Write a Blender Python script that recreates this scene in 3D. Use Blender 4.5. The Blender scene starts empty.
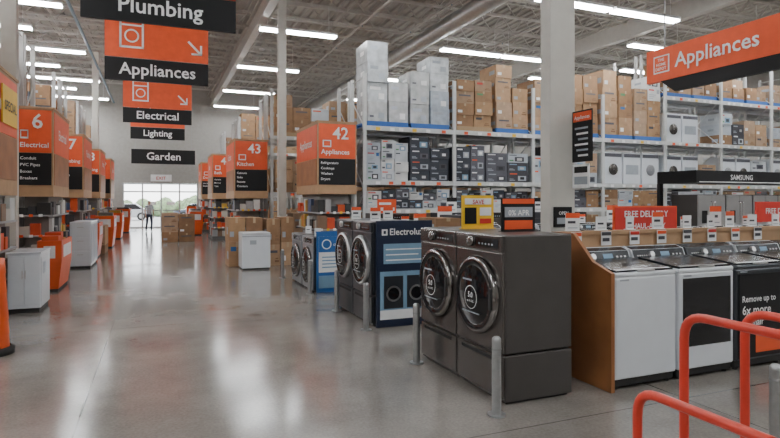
import bpy, bmesh, math, random
from mathutils import Vector, Matrix
random.seed(7)
D=bpy.data; C=bpy.context
COL=C.scene.collection

# ---------------- materials ----------------
MATS={}
def mat(name,col,rough=.5,metal=0.0,emit=0.0,var=.06,scale=6.0,trans=0.0,spec=.5):
    if name in MATS: return MATS[name]
    m=D.materials.new(name); m.use_nodes=True
    nt=m.node_tree; p=nt.nodes['Principled BSDF']
    p.inputs['Roughness'].default_value=rough
    p.inputs['Metallic'].default_value=metal
    p.inputs['Specular IOR Level'].default_value=spec
    c=(col[0],col[1],col[2],1)
    if emit>0:
        p.inputs['Base Color'].default_value=c
        p.inputs['Emission Color'].default_value=c
        p.inputs['Emission Strength'].default_value=emit
    else:
        tc=nt.nodes.new('ShaderNodeTexCoord'); n=nt.nodes.new('ShaderNodeTexNoise')
        n.inputs['Scale'].default_value=scale; n.inputs['Detail'].default_value=3
        nt.links.new(tc.outputs['Object'],n.inputs['Vector'])
        r=nt.nodes.new('ShaderNodeValToRGB')
        r.color_ramp.elements[0].position=.3; r.color_ramp.elements[1].position=.7
        r.color_ramp.elements[0].color=tuple(max(0,x*(1-var)) for x in col)+(1,)
        r.color_ramp.elements[1].color=tuple(min(1,x*(1+var)) for x in col)+(1,)
        nt.links.new(n.outputs['Fac'],r.inputs['Fac'])
        nt.links.new(r.outputs['Color'],p.inputs['Base Color'])
    if trans>0: p.inputs['Transmission Weight'].default_value=trans
    MATS[name]=m; return m
ORANGE=mat('sign_orange',(.80,.095,.02),.45)
ORANGE2=mat('orange_plastic',(.75,.10,.015),.4)
RAILRED=mat('orange_red_paint',(.66,.05,.028),.3)
BLACK=mat('sign_black',(.010,.010,.011),.5,spec=.3)
WHITE=mat('white_print',(.85,.85,.85),.5)
WENAM=mat('white_enamel',(.70,.73,.77),.25,var=.02)
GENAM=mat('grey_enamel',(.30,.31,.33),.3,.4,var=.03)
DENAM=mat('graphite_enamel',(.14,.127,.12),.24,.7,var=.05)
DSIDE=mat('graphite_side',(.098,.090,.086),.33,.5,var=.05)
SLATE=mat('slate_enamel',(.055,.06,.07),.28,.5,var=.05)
SILV=mat('stainless',(.55,.55,.56),.3,.9,var=.03)
CHROME=mat('chrome_ring',(.6,.6,.62),.15,1,var=.02)
SMOKE=mat('smoked_ring',(.26,.245,.24),.15,1,var=.02)
GLASSB=mat('black_door_glass',(.010,.010,.012),.07)
GREYG=mat('grey_lid_glass',(.018,.020,.024),.25,spec=.25)
RUB=mat('black_rubber',(.02,.02,.02),.7)
WOOD=mat('wood_panel',(.30,.12,.042),.5,var=.2,scale=3)
TAN=mat('tan_board',(.44,.27,.145),.6,var=.08)
NAVY=mat('navy_board',(.012,.02,.05),.4)
LBLUE=mat('light_blue_print',(.20,.34,.48),.5)
BLUE=mat('blue_print',(.015,.11,.34),.5)
GREENP=mat('green_print',(.08,.25,.10),.5)
PBLUE=mat('pallet_blue',(.03,.12,.40),.6)
YEL=mat('yellow_print',(.85,.52,.02),.5)
RED=mat('red_print',(.6,.03,.02),.5)
CB=[mat('cardboard_%d'%i,c,.8,var=.12) for i,c in enumerate([(.37,.22,.115),(.29,.165,.085),(.43,.27,.155),(.24,.135,.07),(.34,.22,.135),(.40,.27,.18)])]
CW=[mat('white_carton_%d'%i,c,.45,var=.12,scale=4) for i,c in enumerate([(.58,.61,.64),(.44,.48,.53),(.64,.64,.63),(.50,.53,.56)])]
CR=[mat('wrapped_carton_%d'%i,c,.22,var=.22,scale=5) for i,c in enumerate([(.46,.51,.56),(.38,.43,.49),(.55,.58,.60),(.49,.50,.50)])]
CD=[mat('dark_carton_%d'%i,c,.5,var=.1) for i,c in enumerate([(.03,.035,.05),(.05,.05,.06),(.015,.015,.02),(.09,.09,.11)])]
TAPE=mat('tape',(.46,.33,.20),.4)
LABEL=mat('label_grey',(.33,.36,.40),.6)
RACKW=mat('rack_white_paint',(.58,.59,.585),.45)
RACKG=mat('rack_grey',(.36,.37,.38),.5,.2)
COLW=mat('column_paint',(.58,.56,.51),.5,var=.04)
WPAL=mat('wood_pallet',(.38,.26,.15),.8)
STEELW=mat('roof_steel',(.50,.48,.445),.6,var=.05)
DUCT=mat('duct_steel',(.44,.44,.43),.4,.6,var=.08)
LAMP=mat('lamp_tube',(.96,.985,1),.5,emit=51)
LHOUS=mat('lamp_housing',(.7,.7,.7),.4)
ALU=mat('galvanised',(.45,.46,.47),.32,.85,var=.08,scale=20)

# ---------------- mesh builder ----------------
_txt={}
def text_geo(s):
    if s in _txt: return _txt[s]
    cu=D.curves.new('t','FONT'); cu.body=s; cu.size=1; cu.resolution_u=2; cu.offset=.014
    o=D.objects.new('t',cu); COL.objects.link(o)
    C.view_layer.update()
    dg=C.evaluated_depsgraph_get()
    me=o.evaluated_get(dg).to_mesh()
    vs=[v.co.copy() for v in me.vertices]; fs=[tuple(p.vertices) for p in me.polygons]
    o.evaluated_get(dg).to_mesh_clear()
    D.objects.remove(o); D.curves.remove(cu)
    if vs:
        x0=min(v.x for v in vs);x1=max(v.x for v in vs)
    else: x0=x1=0
    _txt[s]=(vs,fs,x0,x1); return _txt[s]
class B:
    def __init__(s,name):
        s.name=name; s.V=[]; s.F=[]; s.MI=[]; s.SM=[]; s.mats=[]
    def mi(s,m):
        if m not in s.mats: s.mats.append(m)
        return s.mats.index(m)
    def add(s,vs,fs,m,sm=False):
        k=len(s.V); s.V+= [tuple(v) for v in vs]; i=s.mi(m)
        for f in fs:
            s.F.append(tuple(a+k for a in f)); s.MI.append(i); s.SM.append(sm)
    def box(s,x0,x1,y0,y1,z0,z1,m,bev=0):
        if x0>x1:x0,x1=x1,x0
        if y0>y1:y0,y1=y1,y0
        if z0>z1:z0,z1=z1,z0
        vs=[(x0,y0,z0),(x1,y0,z0),(x1,y1,z0),(x0,y1,z0),(x0,y0,z1),(x1,y0,z1),(x1,y1,z1),(x0,y1,z1)]
        fs=[(0,3,2,1),(4,5,6,7),(0,1,5,4),(1,2,6,5),(2,3,7,6),(3,0,4,7)]
        if bev<=0: s.add(vs,fs,m); return
        bm=bmesh.new(); bv=[bm.verts.new(v) for v in vs]
        for f in fs: bm.faces.new([bv[i] for i in f])
        bmesh.ops.bevel(bm,geom=bm.edges[:],offset=bev,segments=2,affect='EDGES',profile=.5)
        bm.verts.index_update()
        s.add([v.co for v in bm.verts],[[v.index for v in f.verts] for f in bm.faces],m,False); bm.free()
    def cyl(s,p0,p1,r0,r1,m,seg=14,caps=True):
        p0=Vector(p0);p1=Vector(p1);a=(p1-p0).normalized()
        u=a.orthogonal().normalized(); w=a.cross(u)
        vs=[];fs=[]
        for i in range(seg):
            t=2*math.pi*i/seg; d=u*math.cos(t)+w*math.sin(t)
            vs.append(p0+d*r0)
        for i in range(seg):
            t=2*math.pi*i/seg; d=u*math.cos(t)+w*math.sin(t)
            vs.append(p1+d*r1)
        for i in range(seg):
            j=(i+1)%seg; fs.append((i,j,seg+j,seg+i))
        s.add(vs,fs,m,True)
        if caps:
            s.add(vs[:seg],[tuple(range(seg))[::-1]],m); s.add(vs[seg:],[tuple(range(seg))],m)
    def bar(s,p0,p1,r,m): s.cyl(p0,p1,r,r,m,4,False)
    def lathe(s,prof,cen,axis,m,seg=28):
        a=Vector(axis).normalized(); u=a.orthogonal().normalized(); w=a.cross(u); c=Vector(cen)
        vs=[];fs=[];n=len(prof)
        for r,h in prof:
            for i in range(seg):
                t=2*math.pi*i/seg; vs.append(c+a*h+(u*math.cos(t)+w*math.sin(t))*r)
        for k in range(n-1):
            for i in range(seg):
                j=(i+1)%seg; fs.append((k*seg+i,k*seg+j,(k+1)*seg+j,(k+1)*seg+i))
        s.add(vs,fs,m,True)
    def tube(s,pts,r,m,seg=12,rad=.12):
        P=[Vector(p) for p in pts]; Q=[P[0]]
        for i in range(1,len(P)-1):
            a=(P[i-1]-P[i]);b=(P[i+1]-P[i]); d=min(rad,a.length*.45,b.length*.45)
            A=P[i]+a.normalized()*d; Bp=P[i]+b.normalized()*d
            for k in range(7):
                t=k/6; Q.append(A*(1-t)**2+P[i]*2*t*(1-t)+Bp*t*t)
        Q.append(P[-1])
        vs=[];fs=[];u=None
        for i,q in enumerate(Q):
            d=(Q[min(i+1,len(Q)-1)]-Q[max(i-1,0)]).normalized()
            if u is None: u=d.orthogonal().normalized()
            u=(u-d*u.dot(d)).normalized(); w=d.cross(u)
            for k in range(seg):
                t=2*math.pi*k/seg; vs.append(q+(u*math.cos(t)+w*math.sin(t))*r)
        for i in range(len(Q)-1):
            for k in range(seg):
                j=(k+1)%seg; fs.append((i*seg+k,i*seg+j,(i+1)*seg+j,(i+1)*seg+k))
        fs2=[tuple(range(seg))[::-1],tuple(range((len(Q)-1)*seg,len(Q)*seg))]
        s.add(vs,fs,m,True); s.add(vs,fs2,m)
    def prismx(s,prof,x0,x1,m):
        n=len(prof); vs=[(x0,y,z) for y,z in prof]+[(x1,y,z) for y,z in prof]
        fs=[tuple(range(n)),tuple(range(n,2*n))[::-1]]+[(i,n+i,n+(i+1)%n,(i+1)%n) for i in range(n)]
        s.add(vs,fs,m)
    def prismy(s,prof,y0,y1,m):
        n=len(prof); vs=[(x,y0,z) for x,z in prof]+[(x,y1,z) for x,z in prof]
        fs=[tuple(range(n)),tuple(range(n,2*n))[::-1]]+[(i,n+i,n+(i+1)%n,(i+1)%n) for i in range(n)]
        s.add(vs,fs,m)
    def text(s,t,org,xd,size,m,align='C',maxw=None,up=(0,0,1)):
        vs,fs,x0,x1=text_geo(t)
        w=(x1-x0)*size
        sx=size
        if maxw and w>maxw: size=size*maxw/w; sx=size; w=maxw
        xd=Vector(xd);up=Vector(up);o=Vector(org)
        off={'C':-(x0+x1)/2,'L':-x0,'R':-x1}[align]
        s.add([o+xd*((v.x+off)*sx)+up*(v.y*size) for v in vs],fs,m)
    def mesh(s):
        me=D.meshes.new(s.name); me.from_pydata(s.V,[],s.F)
        for m in s.mats: me.materials.append(m)
        me.polygons.foreach_set('material_index',s.MI); me.polygons.foreach_set('use_smooth',s.SM)
        me.update()
        return me
    def done(s,loc=(0,0,0),rz=0):
        return place(s.name,s.mesh(),loc,rz)
def place(name,me,loc=(0,0,0),rz=0):
    o=D.objects.new(name,me); COL.objects.link(o); o.location=loc; o.rotation_euler=(0,0,rz); return o
XD=(1,0,0); NY=(0,-1,0)

# ---------------- shell ----------------
XL,XR,YB,YF,ZC=-14.0,27.0,-7.0,36.0,8.7
def floor_mat():
    m=D.materials.new('polished_concrete'); m.use_nodes=True; nt=m.node_tree; p=nt.nodes['Principled BSDF']
    tc=nt.nodes.new('ShaderNodeTexCoord')
    n=nt.nodes.new('ShaderNodeTexNoise'); n.inputs['Scale'].default_value=.6; n.inputs['Detail'].default_value=8; n.inputs['Roughness'].default_value=.66
    nt.links.new(tc.outputs['Object'],n.inputs['Vector'])
    r=nt.nodes.new('ShaderNodeValToRGB'); e=r.color_ramp.elements
    e[0].position=.3; e[0].color=(.170,.152,.134,1); e[1].position=.70; e[1].color=(.315,.290,.262,1)
    nt.links.new(n.outputs['Fac'],r.inputs['Fac'])
    n2=nt.nodes.new('ShaderNodeTexNoise'); n2.inputs['Scale'].default_value=45; n2.inputs['Detail'].default_value=2
    nt.links.new(tc.outputs['Object'],n2.inputs['Vector'])
    mx=nt.nodes.new('ShaderNodeMix'); mx.data_type='RGBA'; mx.blend_type='OVERLAY'; mx.inputs['Factor'].default_value=.3
    nt.links.new(r.outputs['Color'],mx.inputs['A']); nt.links.new(n2.outputs['Fac'],mx.inputs['B'])
    br=nt.nodes.new('ShaderNodeTexBrick'); br.offset=0; br.inputs['Scale'].default_value=1
    br.inputs['Brick Width'].default_value=4.6; br.inputs['Row Height'].default_value=4.6; br.inputs['Mortar Size'].default_value=.007
    br.inputs['Mortar Smooth'].default_value=.3
    mp=nt.nodes.new('ShaderNodeMapping'); mp.inputs['Location'].default_value=(.55,1.2,0)
    nt.links.new(tc.outputs['Object'],mp.inputs['Vector']); nt.links.new(mp.outputs['Vector'],br.inputs['Vector'])
    mx2=nt.nodes.new('ShaderNodeMix'); mx2.data_type='RGBA'
    nt.links.new(br.outputs['Fac'],mx2.inputs['Factor']); nt.links.new(mx.outputs['Result'],mx2.inputs['A']); mx2.inputs['B'].default_value=(.11,.097,.085,1)
    nt.links.new(mx2.outputs['Result'],p.inputs['Base Color'])
    mr=nt.nodes.new('ShaderNodeMapRange'); mr.inputs['To Min'].default_value=.06; mr.inputs['To Max'].default_value=.24
    nt.links.new(n.outputs['Fac'],mr.inputs['Value']); nt.links.new(mr.outputs['Result'],p.inputs['Roughness'])
    bp=nt.nodes.new('ShaderNodeBump'); bp.inputs['Strength'].default_value=.035; bp.inputs['Distance'].default_value=.02
    n3=nt.nodes.new('ShaderNodeTexNoise'); n3.inputs['Scale'].default_value=3
    nt.links.new(tc.outputs['Object'],n3.inputs['Vector']); nt.links.new(n3.outputs['Fac'],bp.inputs['Height'])
    nt.links.new(bp.outputs['Normal'],p.inputs['Normal'])
    p.inputs['Specular IOR Level'].default_value=.8
    p.inputs['IOR'].default_value=1.55
    return m
FLOOR=floor_mat()
b=B('floor'); b.box(XL,XR,YB,YF,-.2,0,FLOOR); b.done()
WALL=mat('wall_paint',(.35,.335,.31),.7)
DECK=mat('roof_deck',(.43,.405,.37),.6,var=.06,scale=1.5)
b=B('wall_left'); b.box(XL-.2,XL,YB,YF,0,ZC+.2,WALL); b.done()
b=B('wall_right'); b.box(XR,XR+.2,YB,YF,0,ZC+.2,WALL); b.done()
b=B('wall_back'); b.box(XL-.2,XR+.2,YB-.2,YB,0,ZC+.2,WALL); b.done()
DX0,DX1,DZ=-1.9,2.25,2.65
b=B('wall_far'); b.box(XL-.2,DX0,YF,YF+.2,0,ZC+.2,WALL); b.box(DX1,XR+.2,YF,YF+.2,0,ZC+.2,WALL); b.box(DX0,DX1,YF,YF+.2,DZ,ZC+.2,WALL)
b.done()
b=B('ceiling')
x=XL; vs=[];fs=[]
prof=[]
while x<XR:
    prof+=[(x,0),(x+.14,0),(x+.17,.07),(x+.31,.07)]; x+=.34
prof.append((XR,0))
for (px,pz) in prof: vs.append((px,YB,ZC+pz))
for (px,pz) in prof: vs.append((px,YF,ZC+pz))
n=len(prof)
b.add(vs,[(i,i+1,n+i+1,n+i) for i in range(n-1)],DECK)
b.box(XL,XR,YB,YF,ZC+.1,ZC+.2,DECK)
b.done()
b=B('roof_joist')
b.box(XL,XR,-.05,.05,.62,.70,STEELW); b.box(XL,XR,-.045,.045,0,.07,STEELW)
x=XL+.1;k=0
while x<XR-.6:
    b.bar((x,0,.05 if k%2 else .65),(x+.5,0,.65 if k%2 else .05),.024,STEELW); x+=.5;k+=1
jm=b.mesh()
y=YB+1.2
while y<YF-.3:
    place('roof_joist',jm,(0,y,ZC-.70)); y+=1.6
b=B('joist_bridging')
for x in [XL+1.3+3.1*i for i in range(13)]:
    b.bar((x,YB+.05,ZC-.68),(x,YF-.05,ZC-.68),.02,STEELW); b.bar((x+.5,YB+.05,ZC-.07),(x+.5,YF-.05,ZC-.07),.02,STEELW)
b.done()
b=B('roof_girder')
b.box(-.12,.12,YB,YF,.0,.09,STEELW); b.box(-.12,.12,YB,YF,.62,.69,STEELW)
b.box(-.02,.02,YB,YF,.09,.62,STEELW)
gm=b.mesh()
for gx in (-9.2,3.05,15.2,24): place('roof_girder',gm,(gx,0,ZC-1.41))
b=B('ceiling_pipe'); BP=mat('blue_pipe',(.16,.25,.32),.4)
b.cyl((-2.35,YB+.1,7.25),(-2.35,YF-.1,7.25),.05,.05,BP)
for y in range(-6,36,3): b.bar((-2.35,y,7.25),(-2.35,y,ZC-.7),.01,STEELW)
b.done()
b=B('sprinkler_pipe')
for x in (-5.6,.9,6.4,8.2,12.0,18.5):
    b.cyl((x,YB+.1,7.6),(x,YF-.1,7.6),.04,.04,STEELW,8)
    for i in range(14): b.cyl((x,YB+1+3*i,7.52),(x,YB+1+3*i,7.6),.02,.02,BP,6)
b.done()
b=B('electrical_conduit')
for y in (7.5,9.7,13.2,15.1,20.6,26):
    b.cyl((XL+.1,y,7.88),(XR-.1,y,7.88),.03,.03,STEELW,6)
b.done()
b=B('air_duct')
b.cyl((9.0,YB+.1,7.5),(9.0,YF-.1,7.5),.28,.28,DUCT,20)
for i in range(14): b.cyl((9.0,YB+2+3*i,7.5),(9.0,YB+2.08+3*i,7.5),.295,.295,DUCT,20)
b.done()
b=B('fluorescent_light')
b.box(-1.25,1.25,-.16,.16,.05,.13,LHOUS)
b.box(-1.23,1.23,-.13,-.03,0.0,.05,LAMP); b.box(-1.23,1.23,.03,.13,0.0,.05,LAMP)
for x in (-1,1): b.bar((x,0,.13),(x,0,ZC-.72-7.0),.008,LHOUS)
lm=b.mesh()
for y in (-4,1.5,7.0,12.4,17.9,23.3,28.7,33.6):
    for x in (-10.2,-6.3,-3.7,4.2,10.6,13.2,19.0,23.6):
        place('fluorescent_light',lm,(x,y,7.0))
for y in (14.9,20.6,26,31): place('fluorescent_light',lm,(-4.9,y,7.0)); place('fluorescent_light',lm,(16.4,y,7.0))
def column(name,x0,x1,y0,y1):
    b=B(name); b.box(x0,x1,y0,y1,0.03,ZC-.72,COLW,.01); b.box(x0-.08,x1+.08,y0-.08,y1+.08,0,.03,COLW)
    return b.done()
column('structural_column',4.67,5.07,5.92,6.12)
column('structural_column',3.27,3.50,16.5,16.72)
column('structural_column',-2.6,-2.35,11.9,12.1)
column('structural_column',-2.6,-2.35,27.0,27.2)
FR=mat('door_frame_aluminium',(.42,.43,.44),.35,.6)
b=B('door_1')
w=(DX1-DX0)
for i in range(5):
    x=DX0+.045+(w-.09)*i/4
    b.box(x-.04,x+.04,YF-.09,YF-.01,0.001,DZ-.01,FR)
for z in (.005,2.10,DZ-.085): b.box(DX0+.01,DX1-.01,YF-.085,YF-.015,z,z+.075,FR)
for i in (1,2):
    b.box(DX0+.1+w*i/4,DX0+w*(i+1)/4-.05,YF-.06,YF-.03,1.0,1.07,FR)
    b.box(DX0+w*i/4+.3,DX0+w*i/4+.75,YF-.08,YF-.06,1.35,1.55,WHITE)
b.done()
b=B('door_header_sign'); b.box(-.4,.75,YF-.08,YF-.03,2.75,3.15,WHITE); b.text('EXIT',(.17,YF-.09,2.85),XD,.26,RED); b.done()
b=B('pavement'); b.box(-60,60,YF+.2,YF+70,-.25,-.02,mat('pavement',(.42,.42,.42),.8)); b.done()
b=B('hedge')
HG=mat('hedge_leaves',(.17,.24,.13),.8,var=.5,scale=5)
for i in range(44):
    x=-14+i*.7; r=.6+random.random()*.6
    b.lathe([(.01,0),(r*.7,.1),(r,r*.6),(r*.85,r*1.2),(r*.4,r*1.7),(.01,r*1.85)],(x,YF+24+random.random()*2,-.015),(0,0,1),HG,9)
b.done()
def car(x,y,col):
    b=B('parked_car'); m=mat('car_paint_%d'%int(col[0]*100),col,.2,.4)
    b.prismy([(-2.1,.3),(-2.15,.7),(-1.2,.85),(-.6,1.35),(.9,1.38),(1.6,.92),(2.15,.85),(2.15,.3)],-.85,.85,m)
    b.prismy([(-1.05,.88),(-.55,1.30),(.85,1.33),(1.4,.93)],-.86,.86,GLASSB)
    for wx in (-1.35,1.35):
        for s_ in (-1,1): b.cyl((wx,s_*.70,.33),(wx,s_*.88,.33),.33,.33,RUB,16); b.cyl((wx,s_*.88,.33),(wx,s_*.89,.33),.18,.18,SILV,12)
    b.done((x,y,-.018))
car(-2.6,YF+15,(.50,.52,.54)); car(3.4,YF+17,(.12,.15,.20))

# ---------------- racks & goods ----------------
def rack(name,xs,y0,y1,levels,H,lv2=None):
    b=B(name); ym=(y0+y1)/2
    ys=[y0,ym-.12,ym+.12,y1]
    for i,x in enumerate(xs):
        h=H if not lv2 or x<lv2[0]-.1 else lv2[2]
        for y in ys: b.box(x-.045,x+.045,y-.035,y+.035,0,h,RACKW)
        for (a,c) in ((ys[0],ys[1]),(ys[2],ys[3])):
            z=.3;k=0
            while z<h-.9:
                p=(x,a,z) if k%2==0 else (x,c,z); q=(x,c,z+.8) if k%2==0 else (x,a,z+.8)
                b.bar(p,q,.016,RACKW); z+=.8;k+=1
            b.bar((x,a,h-.1),(x,c,h-.1),.016,RACKW)
        for y in (ys[0],): b.box(x-.09,x+.09,y-.06,y+.06,0,.012,RACKG)
    for x0,x1 in zip(xs[:-1],xs[1:]):
        L=list(levels)
        if lv2 and min(x0,x1)>=lv2[0]-.1: L.append(lv2[1])
        for z in L:
            for y in (y0,y1): b.box(x0+.045,x1-.045,y-.025,y+.025,z-.12,z,RACKW)
            for y in (ys[1],ys[2]): b.box(x0+.045,x1-.045,y-.02,y+.02,z-.10,z,RACKW)
            k=x0+.3
            while k<x1-.3:
                b.box(k,k+.12,y0-.031,y0-.025,z-.11,z-.03,random.choice([WHITE,WHITE,YEL,ORANGE])); k+=random.uniform(.25,.5)
            for (a,c) in ((ys[0],ys[1]),(ys[2],ys[3])):
                b.box(x0+.05,x1-.05,a+.026,c-.021,z-.02,z-.001,RACKG)
    return b.done()
def carton(b,x0,x1,y0,y1,z0,z1,m):
    b.box(x0,x1,y0,y1,z0,z1,m)
    w=x1-x0;h=z1-z0; e=.006
    r=random.random()
    def q(a,c,d,f,mm,k=1): b.box(x0+w*a,x0+w*c,y0-e*k,y0,z0+h*d,z0+h*f,mm)
    if m in CB:
        xm=(x0+x1)/2
        b.box(xm-.03,xm+.03,y0-e*.4,y0,z1-h*.22,z1,TAPE)
        if r<.5: q(.1,.34,.2,.42,WHITE if r<.25 else LABEL)
        if r>.35: q(.6,.9,.15,.25,CB[3]); q(.65,.85,.30,.36,CB[3])
        if r>.7: q(.15,.8,.6,.72,CD[3])
        elif r>.5: q(.12,.45,.62,.80,random.choice([BLUE,GREENP,RED,CD[1]]))
        b.box(x0-e,x0,y0+.1*(y1-y0),y0+.4*(y1-y0),z0+h*.3,z0+h*.6,LABEL)
    elif m in CR:
        if r<.6: q(.12,random.uniform(.35,.7),.62,.78,random.choice([CW[1],LABEL,WHITE]))
        if r>.4: q(.55,.85,.15,.45,random.choice([LABEL,WHITE,CW[1]]))
        if r>.7: q(.1,.3,.2,.3,CD[3])
        b.box(x0-e,x0,y0+.3*(y1-y0),y0+.6*(y1-y0),z0+h*.4,z0+h*.6,WHITE)
    elif m in CW:
        acc=random.choice([LABEL,CD[0],LBLUE,CD[3],BLUE,RED,ORANGE])
        q(.08,random.uniform(.3,.6),.76,.86,acc)
        if r<.5:
            q(.35,.8,.12,.62,random.choice([LABEL,CD[3],CD[1],LBLUE])); q(.45,.7,.22,.5,random.choice([WHITE,CD[0],SILV]),1.6); q(.08,.28,.15,.3,random.choice([GREENP,LABEL,CD[3]]))
        elif r<.85:
            for k in range(3): q(.1,.4+.12*k,.15+.14*k,.19+.14*k,LABEL)
            q(.72,.92,.55,.86,random.choice([CD[1],BLUE,LABEL]))
        b.box(x0-e,x0,y0+.3*(y1-y0),y0+.6*(y1-y0),z0+h*.4,z0+h*.6,LABEL)
    else:
        acc=random.choice([WHITE,LABEL,WHITE,ORANGE,LBLUE])
        q(.1,.45,.74,.84,acc)
        q(.5,.9,.15,.6,random.choice([LABEL,CD[3],CD[3],CD[1],CW[1],LBLUE])); q(.6,.8,.25,.5,random.choice([SILV,CD[2],WHITE,CD[1]]),1.6)
        q(.08,.35,.15,.22,LABEL); q(.08,.28,.28,.33,LABEL)
def pile(name,x0,x1,y0,y1,z0,z1,bw,bh,mats,pallet=None,jag=.0,gap=.015):
    b=B(name)
    if pallet:
        n=max(1,round((x1-x0)/1.25)); pw=(x1-x0)/n
        for i in range(n):
            a=x0+i*pw+.02; c=a+pw-.04
            for y in (y0,(y0+y1)/2-.05,y1-.1): b.box(a,c,y,y+.1,z0,z0+.09,pallet)
            b.box(a,c,y0,y1,z0+.09,z0+.13,pallet)
        z0+=.131
    n=max(1,int((x1-x0)/bw)); w=(x1-x0)/n
    for i in range(n):
        z=z0; top=z1-random.random()*jag
        m=random.choice(mats)
        while z+bh*.8<top:
            h=bh*random.uniform(.82,1.12)
            if random.random()<.4: m=random.choice(mats)
            a=x0+i*w+gap*random.uniform(.3,1); c=x0+(i+1)*w-gap*random.uniform(.3,1)
            oy=random.uniform(0,.07)
            carton(b,a,c,y0+oy,y1-.01,z,min(z+h,z1+.05),m)
            z+=h+.001
    return b.done()
def units(name,x0,n,p,y0,z0,h,m=WENAM):
    b=B(name)
    for i in range(n):
        a=x0+i*p+.03; c=a+p-.06
        b.box(a,c,y0,y0+.7,z0,z0+h,m,.02)
        b.box(a+.02,c-.02,y0-.006,y0,z0+h*.84,z0+h*.95,CD[3])
        k=(i+int(x0))%3
        if k!=1: b.lathe([(.01,-.035),(.13,-.03),(.18,-.02),(.18,0)],((a+c)/2,y0,z0+h*.45),(0,1,0),GENAM if k else DENAM,18)
        else: b.box(a+.1,c-.1,y0-.006,y0,z0+h*.3,z0+h*.6,LABEL)
    return b.done()

Y2=13.55
xs=[4.88,7.48,10.08,12.68,15.28,17.88,20.48,23.08,25.6]
rack('pallet_rack',xs,Y2,Y2+2.2,[.15,1.42,2.16,3.56],4.9,(15.28,5.05,6.6))
# bay1
pile('wrapped_appliance_cartons',4.97,6.15,Y2+.05,Y2+.97,3.562,5.75,.58,.60,CR,PBLUE,.8,.03)
pile('wrapped_appliance_cartons',6.2,7.38,Y2+.05,Y2+.97,3.562,6.0,.58,.48,CR,PBLUE,.7,.03)
pile('boxed_merchandise',4.97,6.15,Y2+.06,Y2+.9,2.162,3.25,.38,.26,CW+[CW[1]])
pile('boxed_merchandise',6.2,7.38,Y2+.06,Y2+.9,2.162,3.3,.55,.33,CD+CD+[CW[1]])
pile('boxed_merchandise',4.97,7.38,Y2+.06,Y2+.9,1.422,2.0,.36,.24,CW+CD+CD)
pile('boxed_merchandise',4.97,7.38,Y2+.06,Y2+.9,.152,1.25,.42,.34,CW+CD+CB)
# bay2
pile('cardboard_cartons',7.57,8.75,Y2+.05,Y2+.97,3.562,5.35,.58,.36,CB,WPAL,.3,.03)
pile('cardboard_cartons',8.85,9.98,Y2+.05,Y2+.97,3.562,5.5,.55,.40,CB,PBLUE,.5,.03)
pile('boxed_merchandise',7.57,8.5,Y2+.06,Y2+.9,2.162,3.3,.45,.33,CD+CD+[CW[1]])
pile('boxed_merchandise',8.55,9.98,Y2+.06,Y2+.9,2.162,3.2,.48,.28,[CB[0]]+CW+CD+CD)
pile('boxed_merchandise',7.57,9.98,Y2+.06,Y2+.9,1.422,2.0,.38,.24,CW+CD+CD)
pile('boxed_merchandise',7.57,9.98,Y2+.06,Y2+.9,.152,1.25,.42,.34,CW+CD+CB)
# bay3
pile('cardboard_cartons',10.17,11.3,Y2+.05,Y2+.97,3.562,5.7,.56,.40,CB+[CW[0]],PBLUE,.4,.03)
pile('wrapped_appliance_cartons',11.4,12.58,Y2+.05,Y2+.97,3.562,5.7,.58,.45,CR+CB[:2],PBLUE,.4,.03)
pile('boxed_merchandise',10.17,12.58,Y2+.06,Y2+.9,2.162,3.2,.48,.36,CB+CW+CD)
pile('boxed_merchandise',10.17,12.58,Y2+.06,Y2+.9,1.422,2.0,.42,.27,CW+CD+CB)
pile('boxed_merchandise',10.17,12.58,Y2+.06,Y2+.9,.152,1.25,.42,.34,CW+CB)
# bay4
pile('cardboard_cartons',12.77,13.95,Y2+.05,Y2+.97,3.562,5.95,.58,.5,CB,PBLUE,.2,.03)
pile('cardboard_cartons',14.02,15.18,Y2+.05,Y2+.97,3.562,5.7,.57,.4,CB+[CW[2]],PBLUE,.3,.03)
units('boxed_washing_machines',12.8,3,.78,Y2+.1,2.162,1.0)
pile('boxed_merchandise',12.77,15.18,Y2+.06,Y2+.9,1.422,2.0,.5,.28,CW+CD+CB)
pile('boxed_merchandise',12.77,15.18,Y2+.06,Y2+.9,.152,1.25,.5,.5,CW+CB)
for i in range(4,8):
    a,c=xs[i]+.09,xs[i+1]-.1
    pile('cardboard_cartons',a,(a+c)/2-.05,Y2+.05,Y2+.97,5.052,6.35,.55,.36,CB+([CW[0]] if i==5 else []),PBLUE,.5,.03)
    pile('cardboard_cartons',(a+c)/2+.05,c,Y2+.05,Y2+.97,5.052,6.1,.55,.42,CB,PBLUE,.5,.03)
    if i==4:
        units('boxed_washing_machines',a,2,.78,Y2+.1,3.562,.95)
    else:
        pile('boxed_merchandise',a,(a+c)/2,Y2+.06,Y2+.9,3.562,4.75,.6,.36,CB+CW+CD[:2],None,.4)
        pile('boxed_merchandise',(a+c)/2+.02,c,Y2+.06,Y2+.9,3.562,4.75,.55,.44,CB+CB+CD[:2],None,.3)
    units('boxed_washing_machines',a,2,.78,Y2+.1,2.162,.98)
    pile('boxed_merchandise',a+1.62,c,Y2+.06,Y2+.9,2.162,3.2,.6,.33,CD+CB+[CW[0]],None,.2)
    pile('boxed_merchandise',a,c,Y2+.06,Y2+.9,1.422,2.0,.5,.28,CW+CD+CB)
    pile('boxed_merchandise',a,c,Y2+.06,Y2+.9,.152,1.25,.5,.5,CW+CB)
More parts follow.
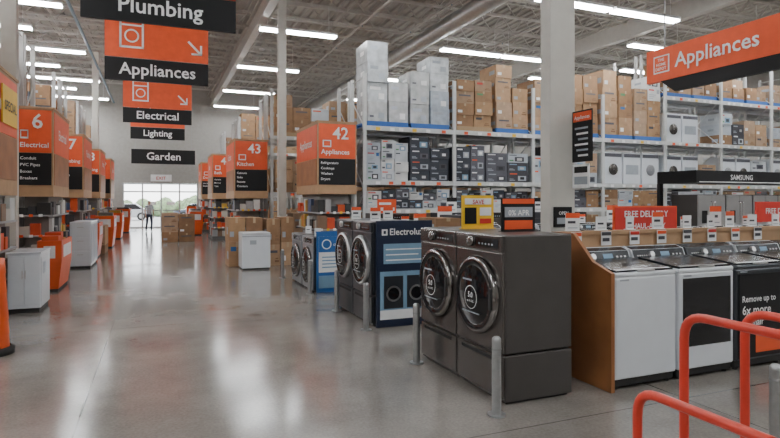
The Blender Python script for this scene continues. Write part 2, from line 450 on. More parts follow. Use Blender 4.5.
for (ys_,xa) in ((18.0,3.35),(24.6,3.2),(30.2,3.2)):
    X=[xa+2.6*i for i in range(4)]
    rack('pallet_rack',X,ys_,ys_+2.2,[.15,1.9,3.7],5.2)
    for i in range(3):
        for z,zt in ((3.702,random.uniform(5.2,5.9)),(1.902,3.3),(.152,1.6)):
            pile('cardboard_cartons',X[i]+.09,X[i+1]-.09,ys_+.05,ys_+.97,z,zt,.6,.38,CB+CB+CB+CW[:2],WPAL if z>2 else None,.5)
LY=[8.3,13.4,18.5,23.6,28.7]
for k,y in enumerate(LY):
    X=[-7.95,-5.35,-2.75]
    rack('pallet_rack',X,y,y+2.2,[.15,1.9,3.7],5.3)
    for i in range(2):
        for z,zt in ((3.702,random.uniform(5.2,6.0)),(1.902,3.3),(.152,1.6)):
            pile('cardboard_cartons',X[i]+.09,X[i+1]-.09,y+.05,y+.97,z,zt,.45,.30,CB+CB+CW+[CD[0]],WPAL if z>2 else None,.6,.03)
            pile('cardboard_cartons',X[i]+.09,X[i+1]-.09,y+1.25,y+2.15,z,zt-.2,.45,.34,CB+CB+CW,None,.5)

# ---------------- endcaps with aisle signs ----------------
PROD=[mat('product_%d'%i,c,.5) for i,c in enumerate([(.60,.07,.02),(.50,.30,.04),(.04,.04,.045),(.35,.35,.35),(.06,.09,.18),(.48,.45,.40),(.22,.13,.08),(.03,.03,.03),(.12,.12,.13),(.60,.60,.58),(.65,.09,.02)])]
def endcap(num,cat,lines,x0,x1,y0,y1,aisle,zb=1.74,zt=3.55):
    b=B('aisle_endcap_display')
    b.box(x0+.12,x1-.12,y0+.22,y1-.22,.0,zb,mat('gondola_back',(.20,.19,.18),.6))
    b.box(x0,x1,y0,y1,0,.12,mat('gondola_base',(.08,.08,.08),.6))
    for z in (.5,.92,1.34):
        b.box(x0+.0,x1-.0,y0,y1,z-.03,z,RACKG)
        k=x0+.06
        while k<x1-.12: b.box(k,k+.07,y0-.006,y0,z-.035,z+.02,random.choice([WHITE,YEL,ORANGE])); k+=.17
    for z in (.121,.501,.921,1.341):
        x=x0+.02
        while x<x1-.12:
            w=random.uniform(.12,.26)
            if x+w>x1-.02: break
            b.box(x,x+w-.012,y0+.03+random.uniform(0,.05),y0+.2,z,z+random.uniform(.14,.36),random.choice(PROD)); x+=w
        y=y0+.22
        while y<y1-.3:
            w=random.uniform(.14,.34); q=random.uniform(0,.04)
            hh=random.uniform(.14,.36)
            if aisle<0: b.box(x0+.015+q,x0+.11,y,y+w-.015,z,z+hh,random.choice(PROD))
            else: b.box(x1-.11,x1-.015-q,y,y+w-.015,z,z+hh,random.choice(PROD))
            y+=w
    b.box(x0,x1,y0,y1,zb,zt,TAN)
    W=x1-x0;H=zt-zb;e=.012
    b.box(x0+.03,x1-.03,y0-e,y0,zb+H*.50,zt-.03,ORANGE)
    b.box(x0+.03,x1-.03,y0-e,y0,zb+H*.13,zb+H*.495,BLACK)
    yf=y0-e-.008; xc=(x0+x1)/2
    b.text(num,(xc+W*.08,yf,zt-.40),XD,.42,WHITE)
    b.text(cat,(x0+.08,yf,zb+H*.56),XD,.17,WHITE,'L',W-.16)
    b.box(x0+W*.12,x0+W*.34,yf-.002,yf,zb+H*.655,zb+H*.675,WHITE)
    b.box(x0+W*.12,x0+W*.34,yf-.002,yf,zb+H*.74,zb+H*.755,WHITE)
    b.box(x0+W*.12,x0+W*.15,yf-.002,yf,zb+H*.655,zb+H*.755,WHITE); b.box(x0+W*.31,x0+W*.34,yf-.002,yf,zb+H*.655,zb+H*.755,WHITE)
    for i,l in enumerate(lines):
        b.text(l,(x0+.08,yf,zb+H*(.42-.075*i)),XD,.085,WHITE,'L',W-.16)
    xs_=x0-e if aisle<0 else x1
    b.box(xs_,xs_+e,y0+.08,y1-.1,zb+H*.50,zt-.05,ORANGE)
    b.box(xs_,xs_+e,y0+.08,y1-.1,zb+H*.13,zb+H*.49,WOOD)
    xt=(xs_-.008) if aisle<0 else xs_+e+.008
    d=(0,-1,0) if aisle<0 else (0,1,0)
    b.text(cat,(xt,(y0+y1)/2,zb+H*.68),d,.3,WHITE,'C',1.6)
    b.box(x0-.02,x1+.02,y0-.02,y1,zt,zt+.04,TAN)
    return b.done()
endcap('42','Appliances',['Refrigerators','Cooktops','Washers','Dryers'],3.65,4.66,Y2-.0,Y2+2.3,-1,1.80,3.58)
endcap('43','Kitchen',['Cabinets','Sinks','Faucets','Counters'],2.19,3.23,18.0,20.2,-1,1.70,3.52)
endcap('44','Bath',['Vanities','Mirrors','Tubs'],2.1,3.05,24.6,26.8,-1,1.7,3.55)
endcap('45','Doors',['Interior','Exterior'],2.05,3.05,30.2,32.4,-1,1.7,3.55)
endcap('5','Lighting',['Bulbs','Lamps'],-2.66,-2.06,8.3,10.5,1,1.72,3.5)
endcap('6','Electrical',['Conduit','PVC Pipes','Boxes','Breakers'],-2.66,-2.0,13.4,15.6,1,1.72,3.52)
endcap('7','Plumbing',['Pipe','Fittings'],-2.66,-2.0,18.5,20.7,1,1.72,3.52)
endcap('8','Heating',['Heaters','Fans'],-2.66,-2.0,23.6,25.8,1,1.72,3.52)
endcap('9','Paint',['Brushes'],-2.66,-2.0,28.7,30.9,1,1.72,3.52)

# ---------------- hanging signs ----------------
def hang(y,w,label,zb=4.56,zt=6.3,bar=.56,xc=0,ts=.74):
    b=B('hanging_aisle_sign'); x0,x1=xc-w/2,xc+w/2
    big=zt>zb+bar+.1
    b.box(x0,x1,y,y+.06,zb,zb+bar,BLACK)
    if big: b.box(x0,x1,y,y+.06,zb+bar+.02,zt,ORANGE)
    b.text(label,(xc,y-.012,zb+bar*.28),XD,bar*ts,WHITE,'C',w*.92)
    if big:
        c0=xc-w*.25; z0=zb+bar+.25; z1=zt-.15
        for (a,c,d,e_) in ((c0-.28,c0+.28,z0,z0+.05),(c0-.28,c0+.28,z1-.05,z1),(c0-.28,c0-.23,z0,z1),(c0+.23,c0+.28,z0,z1),(c0-.28,c0+.28,z1-.22,z1-.18)):
            b.box(a,c,y-.012,y,d,e_,WHITE)
        b.lathe([(.17,-.012),(.13,-.012)],(c0,y,(z0+z1)/2-.08),(0,1,0),WHITE,20)
        ax=xc+w*.38; az=zb+bar+.35
        b.add([(ax-.22,y-.012,az+.18),(ax-.18,y-.012,az+.22),(ax+.12,y-.012,az-.08),(ax+.08,y-.012,az-.12)],[(0,1,2,3)],WHITE)
        b.box(ax-.12,ax+.14,y-.012,y,az-.14,az-.09,WHITE); b.box(ax+.09,ax+.14,y-.012,y,az-.14,az+.12,WHITE)
    for x in (x0+.2,x1-.2): b.bar((x,y+.03,zt if big else zb+bar),(x,y+.03,ZC-.72),.008,RACKG)
    return b.done()
hang(10.3,2.44,'Plumbing',4.62,6.35,xc=.06,ts=.66)
hang(15.4,2.42,'Appliances',4.62,6.35)
hang(23.2,2.42,'Electrical')
hang(29.3,2.42,'Lighting')
hang(33.8,3.3,'Garden',3.65,4.4,.8,.3)

b=B('department_sign')
xq=7.0; y0,y1=3.4,6.55
b.box(xq,xq+.08,y0,y1,3.44,3.93,ORANGE)
b.add([(xq+.01,y1-.25,3.44),(xq+.01,y0,3.44),(xq+.01,y0,3.25),(xq+.01,y1-.5,3.25),(xq+.07,y1-.25,3.44),(xq+.07,y0,3.44),(xq+.07,y0,3.25),(xq+.07,y1-.5,3.25)],[(0,1,2,3),(7,6,5,4),(0,3,7,4),(3,2,6,7),(2,1,5,6)],BLACK)
b.text('Appliances',(xq-.012,y1-.52,3.60),(0,-1,0),.29,WHITE,'L')
b.box(xq-.008,xq,y1-.42,y1-.14,3.56,3.82,WHITE)
b.box(xq-.012,xq-.008,y1-.40,y1-.16,3.58,3.80,ORANGE)
for t,z in (('THE',3.735),('HOME',3.665),('DEPOT',3.60)): b.text(t,(xq-.015,y1-.28,z),(0,-1,0),.062,WHITE,'C',.22)
for y in (y0+.3,y1-.3): b.bar((xq+.04,y,3.93),(xq+.04,y,ZC-.72),.01,RACKG)
b.done()

b=B('column_banner')
X=5.02
b.box(X,X+.015,5.55,5.91,2.14,2.80,BLACK); b.box(X-.004,X,5.56,5.89,2.66,2.78,ORANGE)
b.text('Appliances',(X-.008,5.725,2.69),(0,-1,0),.07,WHITE,'C',.28)
for i in range(6): b.box(X-.004,X,5.62,5.86-.03*(i%3),2.56-.07*i,2.585-.07*i,WHITE if i%2 else LABEL)
b.box(X,X+.012,5.6,5.91,1.80,2.11,WHITE); b.box(X-.003,X,5.63,5.87,1.85,1.95,LABEL)
b.box(X-.003,X,5.63,5.87,2.0,2.08,BLACK)
b.done()
b=B('column_notice')
b.box(4.72,5.0,5.895,5.915,1.30,1.56,BLACK); b.text('OPEN',(4.86,5.888,1.46),XD,.06,WHITE); b.box(4.76,4.96,5.89,5.895,1.34,1.42,LABEL)
b.done()

# ---------------- appliances ----------------
def front_loader_mesh(nm,body,side,ring,ped=True,w=.755,d=.69,sticker=True):
    b=B(nm); h0=.0
    x=w/2-.004
    if ped:
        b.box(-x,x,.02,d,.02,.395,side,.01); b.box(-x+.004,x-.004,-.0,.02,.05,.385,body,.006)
        b.box(-x*.75,x*.75,-.006,.0,.335,.365,RUB); h0=.40
        b.box(-x+.03,x-.03,.05,d-.03,0,.02,RUB)
    else:
        for sx in (-1,1):
            for y in (.06,d-.06): b.cyl((sx*(x-.06),y,0),(sx*(x-.06),y,.025),.022,.02,RUB,8)
        h0=.02
    T=h0+.965
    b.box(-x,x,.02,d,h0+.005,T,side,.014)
    b.box(-x+.002,x-.002,-.004,.02,h0+.01,T-.145,body,.006)
    b.box(-x+.002,x-.002,-.012,.02,T-.14,T-.006,body,.008)
    b.box(-x+.02,-x+.24,-.017,-.012,T-.125,T-.025,body,.002)
    b.box(-.03,x-.05,-.015,-.012,T-.11,T-.035,GLASSB)
    b.lathe([(.045,0),(.045,-.02),(.038,-.03),(.001,-.03)],(-.09,-.012,T-.072),(0,1,0),ring,20)
    for k in range(5): b.box(.03+.05*k,.05+.05*k,-.017,-.015,T-.09,T-.075,LABEL)
    zc=h0+.44
    b.lathe([(.335,0),(.335,-.02),(.322,-.045),(.300,-.05)],(0,-.004,zc),(0,1,0),ring,44)
    b.lathe([(.300,-.05),(.26,-.052),(.25,-.045)],(0,-.004,zc),(0,1,0),GLASSB,44)
    b.lathe([(.25,-.045),(.19,-.058),(.10,-.068),(.001,-.072)],(0,-.004,zc),(0,1,0),GLASSB,44)
    b.box(.262,.298,-.07,-.05,zc-.09,zc+.09,RUB,.006)
    if sticker:
        b.lathe([(.10,-.0775),(.094,-.0778)],(0,-.0,zc-.02),(0,1,0),WHITE,28)
        b.text('5.0',(0,-.081,zc-.02),XD,.065,WHITE); b.text('cu. ft. XL',(0,-.081,zc-.06),XD,.03,WHITE)
        b.box(-.14,.14,-.079,-.077,zc-.15,zc-.14,LABEL)
        b.box(-.13,.02,-.079,-.077,zc+.12,zc+.135,LABEL)
    return b.mesh()
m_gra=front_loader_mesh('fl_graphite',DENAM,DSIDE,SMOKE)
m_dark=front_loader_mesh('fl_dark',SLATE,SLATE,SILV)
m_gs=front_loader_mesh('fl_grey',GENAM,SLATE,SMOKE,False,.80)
m_wh=front_loader_mesh('fl_white',WENAM,WENAM,CHROME,False,.70)
RZ=-math.pi/2
def fl(me,xf,yc,rz=RZ): return place('front_load_washer',me,(xf,yc,0),rz)
fl(m_gra,2.55,3.81+.382); fl(m_gra,2.55,3.81+.382+.762)
fl(m_dark,2.56,6.83+.382); fl(m_dark,2.56,6.83+.382+.765)
fl(m_gs,2.56,9.80+.41); fl(m_gs,2.56,9.80+1.3)

def board(name,x0,x1,y,h,base,logo,lines,fg):
    b=B(name); b.box(x0,x1,y-.035,y,.0,h,base,.004); f=y-.037
    W=x1-x0; xc=(x0+x1)/2
    b.box(x0+W*.09,x0+W*.19,f-.003,f,h-.19,h-.11,WHITE)
    b.box(x0+W*.12,x0+W*.16,f-.005,f-.003,h-.17,h-.13,base)
    b.text(logo,(x0+W*.23,f-.004,h-.185),XD,.12,WHITE,'L',W*.62)
    b.box(x0+W*.12,x1-W*.12,f-.003,f,h-.56,h-.30,fg)
    for i in range(3): b.box(x0+W*.16,x1-W*(.2+.06*(i%2)),f-.006,f-.003,h-.38-.07*i,h-.365-.07*i,WHITE)
    b.box(x0+W*.06,x1-W*.06,f-.003,f,.10,h-.66,LBLUE)
    b.box(x0+W*.06,x1-W*.06,f-.006,f-.003,.10,.22,WHITE)
    for s_ in (-.17,.17):
        cx=xc+s_*W*1.2
        b.box(cx-W*.17,cx+W*.17,f-.006,f-.003,.24,h-.72,SLATE)
        b.lathe([(W*.13,-.001),(W*.10,-.001)],(cx,f-.006,(.24+h-.72)/2-.02),(0,1,0),SILV,20)
        b.lathe([(W*.10,-.001),(W*.001,-.001)],(cx,f-.006,(.24+h-.72)/2-.02),(0,1,0),GLASSB,20)
    return b.done()
board('display_board',2.6,3.40,6.80,1.38,NAVY,'Electrolux',[],LBLUE)
b=B('display_board')
x0,x1,y=2.60,3.36,9.76
b.box(x0,x1,y-.035,y,0,1.09,BLUE,.004); b.box(x0+.04,x1-.04,y-.042,y-.035,.36,1.0,WHITE)
b.box(x0+.04,x1-.04,y-.046,y-.042,.72,1.0,BLUE); b.lathe([(.09,0),(.07,0)],(x0+.18,y-.048,.86),(0,1,0),WHITE,20)
b.text('GE APPLIANCES',(x0+.3,y-.05,.83),XD,.09,WHITE,'L',.4)
for i in range(4): b.box(x0+.1,x0+.45+.07*(i%2),y-.046,y-.042,.44+.06*i,.46+.06*i,LBLUE)
b.box(x0+.04,x1-.04,y-.042,y-.035,.08,.3,LBLUE)
b.done()

def top_loader_mesh(nm,body,front,lid,poster=None,w=.735,d=.70):
    b=B(nm); x=w/2-.004
    for sx in (-1,1):
        for y in (.06,d-.06): b.cyl((sx*(x-.06),y,0),(sx*(x-.06),y,.03),.022,.02,RUB,8)
    b.box(-x+.01,x-.01,.03,d-.02,.028,.10,RUB)
    b.box(-x,x,.0,d,.09,.985,body,.022)
    if front is not body: b.box(-x+.05,x-.05,-.006,.0,.30,.93,front,.003)
    b.box(-x+.003,x-.003,-.004,d-.16,.975,1.02,body,.016)
    b.prismx([(.015,1.018),(.015,1.034),(d-.20,1.085),(d-.20,1.018)],-x+.03,x-.03,lid)
    b.prismx([(.03,1.0345),(.03,1.038),(.055,1.0405),(.055,1.0365)],-x+.05,x-.05,SILV)
    b.box(-.1,.1,.0,.02,1.02,1.034,SILV)
    b.prismx([(d-.19,1.0),(d-.13,1.15),(d-.03,1.18),(d,1.165),(d,1.0)],-x,x,body)
    def on(x0,x1,t0,t1,m,o=.004):
        a=Vector((0,d-.19,1.0));c=Vector((0,d-.13,1.15)); n=Vector((0,-.15,.06)).normalized()*o
        p=a.lerp(c,t0)+n;q=a.lerp(c,t1)+n
        b.add([(x0,p.y,p.z),(x1,p.y,p.z),(x1,q.y,q.z),(x0,q.y,q.z)],[(0,1,2,3)],m)
    on(-x+.015,x-.015,.1,.97,GREYG)
    b.add([(-x+.015,d-.13,1.1505),(x-.015,d-.13,1.1505),(x-.015,d-.05,1.175),(-x+.015,d-.05,1.175)],[(0,1,2,3)],GREYG)
    on(.02,.14,.45,.8,LBLUE,.006)
    cx=-.13; a=Vector((cx,d-.163,1.095))
    b.cyl(a,a+Vector((0,-.03,.012)),.034,.03,SILV,16)
    for k in range(5): on(-.30+.03*k,-.285+.03*k,.55,.62,WHITE,.006)
    for k in range(3): on(.18+.05*k,.205+.05*k,.55,.65,WHITE,.006)
    b.box(-x+.06,-x+.16,-.002,.0,.945,.96,LABEL)
    if poster:
        b.box(-x+.03,x-.03,-.012,-.004,.12,.93,poster)
        b.text('Remove up to',(-x+.07,-.016,.66),XD,.085,WHITE,'L'); b.text('6x more',(-x+.07,-.016,.54),XD,.12,WHITE,'L'); b.text('pet hair',(-x+.07,-.016,.43),XD,.10,WHITE,'L')
        b.box(-.1,.3,-.016,-.012,.16,.36,ORANGE)
    return b.mesh()
t_w=top_loader_mesh('tl_white',WENAM,WENAM,GREYG)
t_wb=top_loader_mesh('tl_black_front',WENAM,GLASSB,GREYG)
t_p=top_loader_mesh('tl_poster',SLATE,SLATE,GREYG,BLACK)
t_g=top_loader_mesh('tl_graphite',DENAM,DENAM,GREYG)
def tl(me,xc,yf,rz=0): return place('top_load_washer',me,(xc,yf,0),rz)
for i,me in enumerate((t_w,t_wb,t_p,t_w,t_g)):
    tl(me,3.62+.375+.755*i,3.74)
for i,me in enumerate((t_g,t_w,t_wb,t_w,t_g)):
    tl(me,3.62+.375+.755*i,5.27,math.pi)
b=B('wood_display_partition')
b.prismx([(3.72,0.0),(3.72,1.02),(3.95,1.10),(4.20,1.34),(4.5,1.34),(4.5,0)],3.575,3.612,WOOD)
b.box(3.615,7.45,4.475,4.50,0,1.30,TAN); b.box(3.575,7.46,4.46,4.515,1.30,1.34,TAN)
b.done()
def tagmesh(nm,h=.16,w=.12,top=ORANGE):
    b=B(nm); b.box(-w/2,w/2,-.004,.004,.0,h,WHITE); b.box(-w/2,w/2,-.006,-.004,h*.72,h,top)
    b.box(-w*.35,w*.2,-.006,-.004,h*.42,h*.56,CD[1]); b.box(-w*.35,w*.35,-.006,-.004,h*.15,h*.2,LABEL); b.box(-w/2,w/2,-.03,.03,-.0,.006,WHITE)
    return b.mesh()
tg=tagmesh('price_tag',.14,.12,WHITE); tgo=tagmesh('price_tag_o',.18,.15,ORANGE)
for i in range(10):
    x=3.80+.385*i
    place('price_tag_card',tgo if i%3==0 else tg,(x+random.uniform(-.05,.05),4.488,1.341),random.uniform(-.2,.2))
for i in range(8):
    b=B('price_tag_card'); b.box(-.065,.065,-.003,.003,0,.14,WHITE); b.box(-.06,.06,-.006,-.003,.10,.135,[ORANGE,CD[1],RED][i%3]); b.box(-.05,.04,-.006,-.003,.04,.075,CD[1])
    b.done((3.83+.38*i,4.452,1.19))
b=B('yellow_promo_card'); b.box(-.18,.18,-.008,.008,0,.33,YEL); b.box(-.15,.15,-.012,-.008,.24,.30,WHITE); b.text('SAVE',(0,-.016,.245),XD,.06,RED)
b.box(-.15,-.02,-.012,-.008,.05,.21,BLACK); b.box(.02,.15,-.012,-.008,.13,.21,WHITE); b.box(.02,.15,-.012,-.008,.05,.10,RED); b.box(-.18,.18,-.05,.05,0,.006,YEL); b.done((2.93,4.83,1.366))
b=B('spec_card'); b.box(-.18,.18,-.008,.008,0,.30,BLACK); b.box(-.17,.17,-.012,-.008,.25,.295,ORANGE)
b.box(-.15,.15,-.012,-.008,.13,.22,LABEL); b.text('0% APR',(0,-.016,.145),XD,.07,WHITE,'C',.26); b.box(-.15,.15,-.012,-.008,.02,.10,ORANGE); b.box(-.18,.18,-.05,.05,0,.006,BLACK); b.done((3.02,4.28,1.366))
for (x,y) in ((2.75,7.2),(2.75,8.0),(3.1,7.6)): place('price_tag_card',tgo,(x,y,1.366),0)
for (x,y) in ((2.75,10.2),(2.8,11.1)): place('price_tag_card',tg,(x,y,.986),0)

def card(me,x,y,z): place('price_tag_card',me,(x,y,z),0)
bigc=tagmesh('info_card',.36,.30,ORANGE); bigb=tagmesh('info_card_b',.34,.26,BLACK)
bigr=B('sale_card'); bigr.box(-.22,.22,-.006,.006,0,.30,ORANGE); bigr.box(-.18,.18,-.009,-.006,.05,.12,WHITE); bigr.box(-.18,.1,-.009,-.006,.18,.23,WHITE); bigr.box(-.22,.22,-.04,.04,0,.006,ORANGE); bigr=bigr.mesh()
for i in range(8):
    x=4.1+.8*i; me=[t_g,t_w,t_wb][i%3]
    tl(me,x,8.6)
    card([tgo,bigc,bigb,bigr,tg][i%5],x,9.235,1.178)
for i in range(7):
    x=4.6+.8*i; fl([m_gra,m_wh,m_dark][i%3],x,11.0,0)
    card([bigb,bigr,bigc][(i+1)%3],x,11.35,1.366 if i%3!=1 else .986)
for i in range(4):
    x=8.6+.8*i; tl([t_w,t_g,t_wb][i%3],x,6.6); card([tgo,bigc][i%2],x,7.235,1.178)
b=B('cooktop_display_counter')
for x0 in (3.6,):
    b.box(x0,x0+.9,7.05,7.75,0,.92,GENAM,.01); b.box(x0-.02,x0+.92,7.03,7.77,.92,.96,WOOD,.005)
b.done()
pile('stacked_cartons',3.62,4.46,7.1,7.7,.961,1.42,.4,.22,CB+[CD[1]],None,.1)
b=B('promo_sign_stand')
b.box(6.1,7.35,6.3,6.33,1.16,1.56,ORANGE); b.box(6.12,7.33,6.295,6.30,1.18,1.54,RED)
b.text('FREE DELIVERY',(6.72,6.285,1.40),XD,.13,WHITE,'C',1.1); b.text('& HAUL-AWAY',(6.72,6.285,1.23),XD,.11,WHITE,'C',1.0)
for x in (6.2,7.25): b.cyl((x,6.315,0.01),(x,6.315,1.16),.015,.015,ALU,8); b.box(x-.12,x+.12,6.2,6.43,0,.015,ALU)
b.done()
b=B('promo_sign_stand')
b.box(9.25,10.6,6.4-.02,6.4,1.28,1.62,RED); b.text('FREE DELIVERY',(9.92,6.37,1.42),XD,.13,WHITE,'C',1.2)
for x in (9.3,10.5): b.cyl((x,6.39,0.01),(x,6.39,1.28),.015,.015,ALU,8); b.box(x-.1,x+.1,6.3,6.48,0,.015,ALU)
b.done()
b=B('french_door_refrigerator')
w=.9
b.box(-w/2,w/2,.03,.75,.03,1.78,DSIDE,.01); b.box(-w/2,-.004,0,.03,.68,1.76,SILV,.008); b.box(.004,w/2,0,.03,.68,1.76,SILV,.008)
b.box(-w/2,w/2,0,.03,.06,.37,SILV,.008); b.box(-w/2,w/2,0,.03,.38,.67,SILV,.008)
for s_ in (-1,1): b.tube([(s_*.04,0,.8),(s_*.04,-.05,.82),(s_*.04,-.05,1.6),(s_*.04,0,1.62)],.011,CHROME,8,.03)
for z in (.33,.62): b.tube([(-.36,0,z),(-.34,-.05,z),(.34,-.05,z),(.36,0,z)],.011,CHROME,8,.03)
b.box(-.33,-.15,-.004,0,1.1,1.4,GLASSB); b.box(-w/2+.05,w/2-.05,.06,.7,0,.03,RUB)
rf=b.mesh()
for i in range(6): place('french_door_refrigerator',rf,(12.1+.95*i,9.4,0))
b=B('brand_display_canopy')
b.box(11.4,17.7,9.25,10.35,2.05,2.34,BLACK,.01); b.text('SAMSUNG',(12.9,9.235,2.13),XD,.17,WHITE,'C')
b.box(11.5,17.6,9.245,9.25,2.06,2.08,WHITE)
for x in (11.45,17.65): b.box(x-.05,x+.05,10.25,10.35,0,2.05,BLACK)
b.done()
b=B('bollard'); b.cyl((0,0,.0),(0,0,.012),.07,.07,ALU,18); b.cyl((0,0,.012),(0,0,.57),.036,.036,ALU,18)
b.lathe([(.036,.57),(.034,.59),(.022,.603),(.001,.607)],(0,0,0),(0,0,1),ALU,18)
b.cyl((0,0,.50),(0,0,.515),.0375,.0375,RACKG,18,False)
bo=b.mesh()
for (x,y) in ((2.40,3.68),(2.42,5.17),(2.44,6.72),(2.46,8.05),(2.46,9.65),(3.64,2.38),(2.44,11.9)): place('bollard',bo,(x,y,0))

b=B('platform_cart')
r=.0165
for (x,z,yf) in ((1.56,.985,1.50),(1.81,1.225,1.52),(2.07,1.225,1.47)):
    b.tube([(x,yf,.24),(x,yf,z),(x,.35,z),(x,.35,.24)],r,RAILRED,14,.09)
b.box(1.5,2.2,.25,1.62,.20,.245,mat('cart_deck',(.25,.2,.15),.6),.008)
for x in (1.58,2.12):
    for y in (.42,1.42):
        b.cyl((x-.02,y,.09),(x+.02,y,.09),.09,.09,RUB,18); b.box(x-.03,x+.03,y-.03,y+.03,.15,.2,ALU)
b.done()

# ---------------- aisle items ----------------
b=B('chest_cabinet_display'); b.box(1.82,2.48,13.5,14.15,.04,.88,WENAM,.015); b.box(1.84,2.46,13.52,14.13,0,.04,RUB); b.box(1.82,2.48,13.49,13.5,.78,.80,LABEL)
b.box(1.9,2.4,13.485,13.495,.84,.855,SILV); b.box(2.0,2.15,13.49,13.5,.6,.7,LABEL); b.done()
pile('stacked_cartons',1.60,2.45,14.35,15.1,0,1.16,.42,.56,CB,None,.0)
pile('stacked_cartons',2.52,3.22,14.2,15.0,0,1.22,.34,.58,CB[:3],None,.0)
pile('stacked_cartons',.12,1.36,23.6,24.6,0,1.12,.42,.36,CB,None,.1)
b=B('white_cabinet')
b.box(-2.02,-1.60,9.64,10.4,.06,.86,WENAM,.012); b.box(-2.0,-1.62,9.66,10.38,0,.06,RUB)
b.box(-2.03,-1.59,9.62,10.41,.86,.885,WENAM,.006)
for a,c in ((-2.005,-1.815),(-1.805,-1.615)): b.box(a,c,9.630,9.64,.11,.83,WENAM,.004)
b.box(-1.835,-1.822,9.613,9.630,.5,.62,SILV); b.box(-1.798,-1.785,9.613,9.630,.5,.62,SILV)
b.box(-1.60,-1.594,9.70,10.34,.12,.80,WENAM,.002); b.box(-1.594,-1.590,9.8,10.0,.55,.72,LABEL)
b.done()
def bin_(name,x0,x1,y0,y1,h,m):
    b=B(name)
    def ring(z,i): return [(x0+i,y0+i,z),(x1-i,y0+i,z),(x1-i,y1-i,z),(x0+i,y1-i,z)]
    A=ring(.05,.06);Bt=ring(h*.6,.0);Ct=ring(h,.0);Di=ring(h,.03);Ei=ring(h-.18,.03)
    vs=A+Bt+Ct+Di+Ei; fs=[]
    for k in range(4):
        for i in range(4): j=(i+1)%4; fs.append((k*4+i,k*4+j,(k+1)*4+j,(k+1)*4+i))
    fs.append((16,17,18,19)); fs.append((3,2,1,0))
    b.add(vs,fs,m)
    b.box(x0+.07,x1-.07,y0+.07,y1-.07,0,.06,RUB)
    b.box(x0+.1,x1-.1,y0-.008,y0,h*.66,h*.9,WHITE); b.box(x1,x1+.008,y0+.2,y1-.2,h*.66,h*.9,WHITE)
    n=4
    for i in range(n):
        yy0=y0+.06+(y1-y0-.12)*i/n; b.box(x0+.06,x1-.06,yy0,yy0+(y1-y0-.12)/n-.02,h-.18,h+random.uniform(-.04,.14),random.choice(PROD))
    return b.done()
bin_('merchandise_bin',-1.98,-1.6,11.6,12.9,.92,ORANGE2)
bin_('merchandise_bin',-1.97,-1.52,17.7,18.8,1.0,ORANGE2)
bin_('merchandise_bin',-1.97,-1.4,21.5,22.8,1.1,ORANGE2)
bin_('merchandise_bin',-1.97,-1.4,26.3,27.8,1.1,ORANGE2)
bin_('merchandise_bin',-1.97,-1.3,31.3,32.6,1.2,ORANGE2)
bin_('merchandise_bin',1.35,1.95,27.6,28.8,1.1,ORANGE2)
bin_('merchandise_bin',1.5,2.0,33.6,34.8,1.3,ORANGE2)
pile('stacked_cartons',-1.97,-1.5,19.3,20.6,0,1.2,.4,.3,CB+[CD[1]],None,.3)
b=B('storage_cabinet'); b.box(-1.96,-1.50,15.4,16.9,.05,1.12,WENAM,.012); b.box(-1.94,-1.52,15.42,16.88,0,.05,RUB)
for k in range(3): b.box(-1.93,-1.53,15.392,15.4,.12+.33*k,.41+.33*k,WENAM,.003); b.box(-1.80,-1.66,15.375,15.392,.32+.33*k,.34+.33*k,SILV)
for k in range(4): b.box(-1.5,-1.492,15.45+.36*k,15.78+.36*k,.12,1.06,CW[1])
b.done()
b=B('orange_barrel_bin')
b.lathe([(.001,0),(.23,0),(.235,.06),(.20,.08)],(-1.67,7.2,0),(0,0,1),RUB,24)
b.lathe([(.185,.07),(.178,.20),(.182,.21),(.172,.35),(.176,.36),(.155,.65),(.159,.66),(.145,.85),(.15,.87),(.137,1.02),(.12,1.02),(.001,.99)],(-1.67,7.2,0),(0,0,1),ORANGE2,24)
b.done()
b=B('yellow_price_banner'); b.box(-2.036,-2.02,9.4,10.3,2.75,3.3,YEL); b.text('SPECIAL',(-2.012,9.85,2.95),(0,1,0),.2,BLACK,'C',.8); b.done()

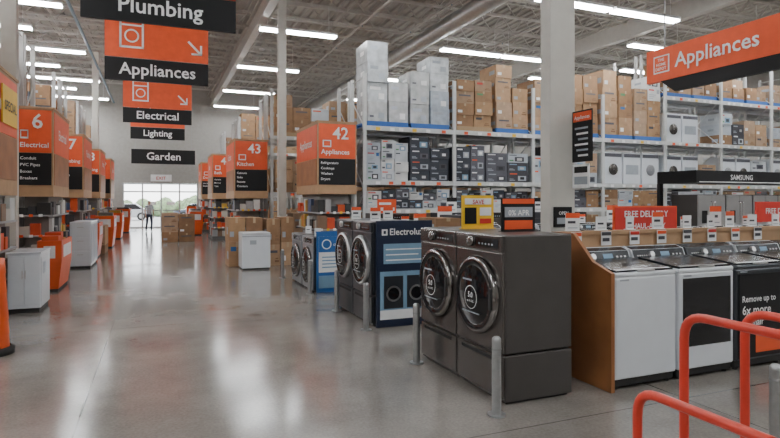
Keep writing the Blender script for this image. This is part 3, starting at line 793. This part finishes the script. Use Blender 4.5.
# ---------------- people ----------------
def person(loc,rz,H=1.66,shc=(.42,.45,.50),jc=(.035,.045,.08),tag='a'):
    me=D.meshes.new('walker'); s=H/1.72
    P=[(0,0,.93),(0,0,1.08),(0,-.01,1.25),(0,0,1.40),(0,0,1.47),(0,-.01,1.54),(0,-.015,1.62),(0,-.01,1.69),
       (.09,0,.90),(.10,-.12,.50),(.10,-.06,.09),(.10,-.20,.035),
       (-.09,0,.90),(-.10,.05,.50),(-.10,.26,.14),(-.10,.17,.035),
       (.17,0,1.39),(.23,.09,1.13),(.22,.02,.90),(.22,.0,.83),
       (-.17,0,1.39),(-.23,-.05,1.13),(-.22,-.16,.92),(-.22,-.19,.85)]
    E=[(0,1),(1,2),(2,3),(3,4),(4,5),(5,6),(6,7),(0,8),(8,9),(9,10),(10,11),(0,12),(12,13),(13,14),(14,15),(3,16),(16,17),(17,18),(18,19),(3,20),(20,21),(21,22),(22,23)]
    R={0:(.15,.11),1:(.13,.10),2:(.15,.11),3:(.13,.09),4:(.055,.055),5:(.065,.075),6:(.08,.095),7:(.055,.065),8:(.095,.09),9:(.06,.06),10:(.04,.045),11:(.035,.03),
       12:(.095,.09),13:(.06,.06),14:(.04,.045),15:(.035,.03),16:(.06,.055),17:(.042,.042),18:(.03,.025),19:(.035,.02),20:(.06,.055),21:(.042,.042),22:(.03,.025),23:(.035,.02)}
    k=len(P)
    for (root,sx) in ((19,1),(23,-1)):
        bx,by,bz=P[root]
        for i,(oy,L) in enumerate(((-.03,.07),(-.01,.08),(.01,.075),(.03,.06))):
            P.append((bx,by+oy,bz-.045)); P.append((bx-sx*.01,by+oy-.005,bz-.045-L*.55)); P.append((bx-sx*.025,by+oy-.01,bz-.045-L))
            E+= [(root,k),(k,k+1),(k+1,k+2)]
            for q in range(3): R[k+q]=(.009,.009)
            k+=3
        P.append((bx-sx*.015,by-.045,bz-.01)); P.append((bx-sx*.025,by-.06,bz-.05)); E+=[(root,k),(k,k+1)]; R[k]=(.011,.011);R[k+1]=(.009,.009); k+=2
    me.from_pydata([(x*s,y*s,z*s) for x,y,z in P],E,[])
    o=D.objects.new('tmp_body',me); COL.objects.link(o)
    md=o.modifiers.new('s','SKIN')
    for i,v in enumerate(me.skin_vertices[0].data):
        v.radius=(R[i][0]*s,R[i][1]*s); v.use_root=(i==0)
    sb=o.modifiers.new('ss','SUBSURF'); sb.levels=2; sb.render_levels=2
    C.view_layer.update(); dg=C.evaluated_depsgraph_get()
    m2=D.meshes.new_from_object(o.evaluated_get(dg)); D.objects.remove(o)
    skin=mat('skin',(.45,.27,.19),.5); shirt=mat('shirt_cloth_'+tag,shc,.8); jean=mat('denim_'+tag,jc,.8); shoe=mat('shoe',(.05,.05,.05),.6); hair=mat('hair',(.03,.02,.015),.6)
    m2.materials.clear()
    for m in (skin,shirt,jean,shoe,hair): m2.materials.append(m)
    for p in m2.polygons:
        c=p.center/s; p.use_smooth=True
        if c.z>1.46: 
            i=4 if (c.z>1.655 or (c.y>.03 and c.z>1.53)) else 0
        elif abs(c.x)>.165 and c.z<1.22: i=0
        elif c.z>.95: i=1
        elif c.z>.09: i=2
        else: i=3
        p.material_index=i
    bm=bmesh.new(); bm.from_mesh(m2)
    def blob(x,y,z,r,mi,sc=(1,1,1)):
        g=bmesh.ops.create_icosphere(bm,subdivisions=2,radius=r*s,matrix=Matrix.Translation((x*s,y*s,z*s))@Matrix.Diagonal((sc[0],sc[1],sc[2],1)))
        for v in g['verts']:
            for f in v.link_faces: f.material_index=mi
    for sx in (-1,1): blob(sx*.03,-.095,1.605,.010,4); blob(sx*.078,0,1.60,.02,0,(.5,.8,1.2))
    blob(0,-.115,1.575,.014,0,(.8,1,1.5)); blob(0,-.095,1.54,.018,3,(1.2,.4,.35))
    bm.to_mesh(m2); bm.free()
    o=place('walking_person',m2,loc,rz)
    zmin=min(v.co.z for v in m2.vertices); o.location.z-=zmin
    return o
person((-.42,31.8,0),.25)

# ---------------- world & camera ----------------
w=D.worlds.new('World'); C.scene.world=w; w.use_nodes=True; bg=w.node_tree.nodes['Background']
sky=w.node_tree.nodes.new('ShaderNodeTexSky'); sky.sky_type='HOSEK_WILKIE'; sky.turbidity=4; sky.sun_direction=(.3,.5,.8)
mixn=w.node_tree.nodes.new('ShaderNodeMix'); mixn.data_type='RGBA'; mixn.inputs['Factor'].default_value=.6; mixn.inputs['B'].default_value=(1,1,1,1)
w.node_tree.links.new(sky.outputs['Color'],mixn.inputs['A']); w.node_tree.links.new(mixn.outputs['Result'],bg.inputs['Color'])
bg.inputs['Strength'].default_value=8.5
cam=D.cameras.new('camera'); cam.sensor_width=36; cam.lens=563*36/780; cam.shift_y=-19/780; cam.clip_end=300; cam.clip_start=.05
co=D.objects.new('camera',cam); COL.objects.link(co); co.location=(0,0,1.65); co.rotation_euler=(math.pi/2,0,-math.atan(232/563))
C.scene.camera=co
